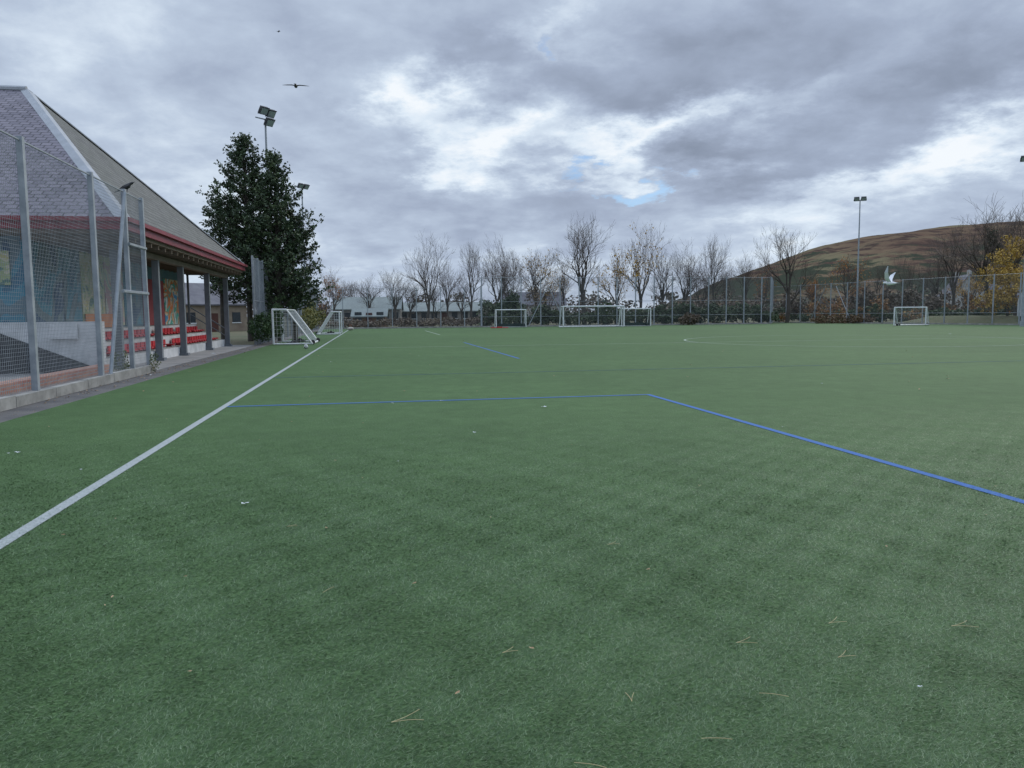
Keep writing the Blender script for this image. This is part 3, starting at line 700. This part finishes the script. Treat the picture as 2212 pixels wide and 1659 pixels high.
bird("gull",at(1922,612,28),2.3,.5,[(1,upw),(-1,[(.05,0,0,.32),(.32,.25,.1,.32),(.6,.55,.05,.26),(.9,.75,-.15,.05)])],[wf,wf,bk2,gf])
cp=pf(22.9,-6.5,5.0+.16); bird("crow",cp,0.3,.46,None,[bk_]*4,perched=True,pitch=.5)
bird("crow",at(602,68,90),.4,.36,[(1,flat),(-1,flat)],[bk_]*4)
bird("crow",at(4,214,60),.9,.4,[(1,flat),(-1,upw)],[bk_]*4)
# ------------------------------------------------------------ litter, twigs, leaves
pap=M("paper",(.6,.63,.66),(.5,.53,.57)); straw=M("dry_needle",(.5,.43,.24),(.38,.3,.15)); lfm=M("dead_leaf",(.42,.3,.18),(.28,.17,.09))
mb=MB()
for (u,v,s) in ((530,1092,.038),(38,981,.045),(18,983,.03),(1175,881,.05),(716,783,.05),(321,812,.1),(848,873,.03),(953,868,.03),(1025,937,.03),(175,1018,.02),(858,1000,.02),(1775,830,.03),(462,765,.1),(1987,1492,.012),(1690,925,.02),(1320,905,.02),(360,765,.1),(905,770,.04),(2052,722,.1)):
    p=gnd(u,v); t=random.uniform(-.4,.4); T=Matrix.Translation((p.x,p.y,.018))@Matrix.Rotation(t,4,'Z')
    n=5; top=[]
    for i in range(n+1): 
        for k in range(2): top.append(T@Vector(((i/n-.5)*s*1.6,(k-.5)*s*.7+random.uniform(-.25,.25)*s,random.uniform(0,.35)*s)))
    mb.add(top,[(2*i,2*i+1,2*i+3,2*i+2) for i in range(n)])
make("litter",mb,[pap])
mb=MB()
for (u,v,s,t) in ((697,1280,.07,1.2),(1312,1176,.07,.3),(1515,1595,.09,.1),(1640,1497,.09,-.1),(2055,1352,.1,.0),(1790,1346,.08,.3),(845,1560,.1,.25),(1240,1647,.09,-.1),(1590,1388,.08,.1),(1810,1420,.07,.3),(1365,1515,.05,1.4),(1085,1410,.06,.4),(620,1137,.06,.3),(1510,1050,.04,1)):
    p=gnd(u,v,.019); s*=.8
    for k in range(2 if random.random()<.6 else 1):
        an=t+k*.28; q=p.copy()
        for i in range(4):
            q2=q+Vector((math.cos(an),math.sin(an)*1.2,random.uniform(-.02,.03)))*s*.4; mb.tube(q,q2,.0011,n=4); q=q2; an+=.1*(1 if k else -1)
make("pine_needles",mb,[straw])
mb=MB()
L_=[(895,1260),(1060,1117),(227,1307),(136,1155),(400,1245),(410,1450),(1148,1400),(2130,1112),(988,1497),(705,1140),(1915,1180),(2150,1050),(1530,935),(1235,960),(980,1040),(360,905),(560,950),(1400,1230),(250,1120)]
pts=[gnd(u,v,.019) for u,v in L_]+[pf(random.uniform(8,60),random.gauss(-6.15,.2),.012) for i in range(420)]+[pf(random.uniform(3,60),random.uniform(-5.6,25),.018) for i in range(160)]
for p in pts:
    s=random.uniform(.008,.018) if p.y<14 else random.uniform(.02,.045); t=random.uniform(0,6.28)
    T=Matrix.Translation(p)@Matrix.Rotation(t,4,'Z')
    mb.add([T@(Vector(q)*s) for q in ((-1,0,.1),(-.4,-.45,.3),(.4,-.4,.1),(1,0,.4),(.3,.45,.2),(-.4,.4,.1),(0,0,0))],[(0,1,6),(1,2,6),(2,3,6),(3,4,6),(4,5,6),(5,0,6)])
make("fallen_leaves",mb,[lfm])
# ------------------------------------------------------------ sky & light
w=bpy.data.worlds.new("World"); sc.world=w; w.use_nodes=True; nt=w.node_tree
bg=nt.nodes["Background"]; bg.inputs[1].default_value=.1
SE,SR=math.radians(32),math.radians(35)
sky=nn(nt,"ShaderNodeTexSky",sky_type='NISHITA'); sky.sun_disc=False; sky.sun_elevation=SE; sky.sun_rotation=SR
tc=nn(nt,"ShaderNodeTexCoord")
def mth(op,a,b=None,c=None,clamp=False):
    n=nn(nt,"ShaderNodeMath",operation=op); n.use_clamp=clamp
    for i,x in enumerate((a,b,c)):
        if x is None: continue
        if isinstance(x,(int,float)): n.inputs[i].default_value=x
        else: nt.links.new(x,n.inputs[i])
    return n.outputs[0]
se=nn(nt,"ShaderNodeSeparateXYZ"); nt.links.new(tc.outputs["Generated"],se.inputs[0]); X_,Y_,Z_=se.outputs
zc=mth('MAXIMUM',Z_,0.0); den=mth('ADD',zc,.26)
cb=nn(nt,"ShaderNodeCombineXYZ"); nt.links.new(mth('DIVIDE',X_,den),cb.inputs[0]); nt.links.new(mth('DIVIDE',Y_,den),cb.inputs[1])
def noi(vec,scale,detail,rough=.55,dist=0,off=0):
    mp=nn(nt,"ShaderNodeMapping"); mp.inputs["Location"].default_value=(off,off*.7,off*.3); nt.links.new(vec,mp.inputs[0])
    n=nn(nt,"ShaderNodeTexNoise"); n.inputs["Scale"].default_value=scale; n.inputs["Detail"].default_value=detail; n.inputs["Roughness"].default_value=rough; n.inputs["Distortion"].default_value=dist
    nt.links.new(mp.outputs[0],n.inputs["Vector"]); return n.outputs["Fac"]
n1=noi(cb.outputs[0],1.7,9,.56,.25,2.3); n2=noi(cb.outputs[0],5.5,9,.58,.2,7); wx=noi(cb.outputs[0],3.2,7,.62,0,11); wy=noi(cb.outputs[0],3.2,7,.62,0,21)
az=mth('ADD',mth('ARCTAN2',X_,Y_),mth('MULTIPLY',mth('SUBTRACT',wx,.5),.36)); el=mth('ADD',mth('ARCSINE',Z_),mth('MULTIPLY',mth('SUBTRACT',wy,.5),.20))
def blob(u,v,su,sv,rot,wt):
    r=bearing(u,v).normalized(); a0_=math.atan2(r.x,r.y); e0=math.asin(r.z); c_,s_=math.cos(math.radians(rot)),math.sin(math.radians(rot))
    da=mth('SUBTRACT',az,a0_); de=mth('SUBTRACT',el,e0)
    p=mth('ADD',mth('MULTIPLY',da,c_/(su/1667)),mth('MULTIPLY',de,s_/(su/1667)))
    q=mth('ADD',mth('MULTIPLY',da,-s_/(sv/1667)),mth('MULTIPLY',de,c_/(sv/1667)))
    rr=mth('ADD',mth('MULTIPLY',p,p),mth('MULTIPLY',q,q))
    return mth('MULTIPLY',mth('EXPONENT',mth('MULTIPLY',rr,-1)),wt)
B=[(890,180,75,65,0,.30),(960,250,140,60,-25,.26),(1010,330,100,50,20,.26),(1130,285,140,50,10,.16),(1280,335,160,45,10,.32),(1520,255,180,34,18,.28),(1190,50,100,45,30,.24),(1450,310,130,38,5,.18),
   (2020,340,170,55,12,.26),(2160,290,120,70,10,.24),(1800,440,190,55,15,.22),(430,440,150,100,0,.22),(60,40,180,70,0,.16),(1000,590,1200,50,0,.10),
   (1250,180,160,70,0,-.20),(1050,110,160,50,-10,-.16),(1650,90,280,80,5,-.22),(2080,160,240,80,15,-.24),(1600,380,160,45,10,-.26),(1400,215,190,40,10,-.14),(650,240,180,100,0,-.08),(1830,250,240,65,12,-.10),(740,330,110,70,0,-.05),(1080,430,140,50,0,-.10)]
val=mth('ADD',mth('MULTIPLY',mth('SUBTRACT',n1,.5),.75),mth('MULTIPLY',mth('SUBTRACT',n2,.5),.55)); val=mth('ADD',val,.58)
for b_ in B: val=mth('ADD',val,blob(*b_))
rp=ramp(nt,[(0.0,(.215,.26,.345)),(.25,(.29,.345,.455)),(.45,(.375,.445,.58)),(.65,(.50,.59,.73)),(.85,(.72,.82,.93)),(1.0,(.90,.95,1.0))])
nt.links.new(val,rp.inputs[0])
sc_=nn(nt,"ShaderNodeVectorMath",operation='SCALE'); nt.links.new(rp.outputs[0],sc_.inputs[0])
gain=nn(nt,"ShaderNodeMapRange"); gain.inputs[1].default_value=.48; gain.inputs[2].default_value=.9; gain.inputs[3].default_value=10; gain.inputs[4].default_value=25; nt.links.new(Z_,gain.inputs[0])
nt.links.new(gain.outputs[0],sc_.inputs["Scale"])
gp=mth('ADD',blob(1330,385,95,26,8,.5),blob(1210,80,60,22,30,.3)); gp=mth('ADD',gp,mth('MULTIPLY',mth('SUBTRACT',n2,.5),.6))
gap=nn(nt,"ShaderNodeMapRange"); gap.inputs[1].default_value=.22; gap.inputs[2].default_value=.46; gap.inputs[4].default_value=.75; nt.links.new(gp,gap.inputs[0])
bs=nn(nt,"ShaderNodeMixRGB",blend_type='MULTIPLY'); bs.inputs[0].default_value=1; nt.links.new(sky.outputs[0],bs.inputs[1]); bs.inputs[2].default_value=(.5,.72,1.0,1)
mx=nn(nt,"ShaderNodeMixRGB"); nt.links.new(gap.outputs[0],mx.inputs[0]); nt.links.new(sc_.outputs[0],mx.inputs[1]); nt.links.new(bs.outputs[0],mx.inputs[2])
nt.links.new(mx.outputs[0],bg.inputs[0])
sd=bpy.data.lights.new("sun","SUN"); sd.energy=1.4; sd.angle=math.radians(25); sd.color=(1,.93,.82); so=bpy.data.objects.new("sun",sd); sc.collection.objects.link(so)
dv=Vector((math.sin(SR)*math.cos(SE),math.cos(SR)*math.cos(SE),math.sin(SE))); so.rotation_euler=dv.to_track_quat('Z','Y').to_euler()
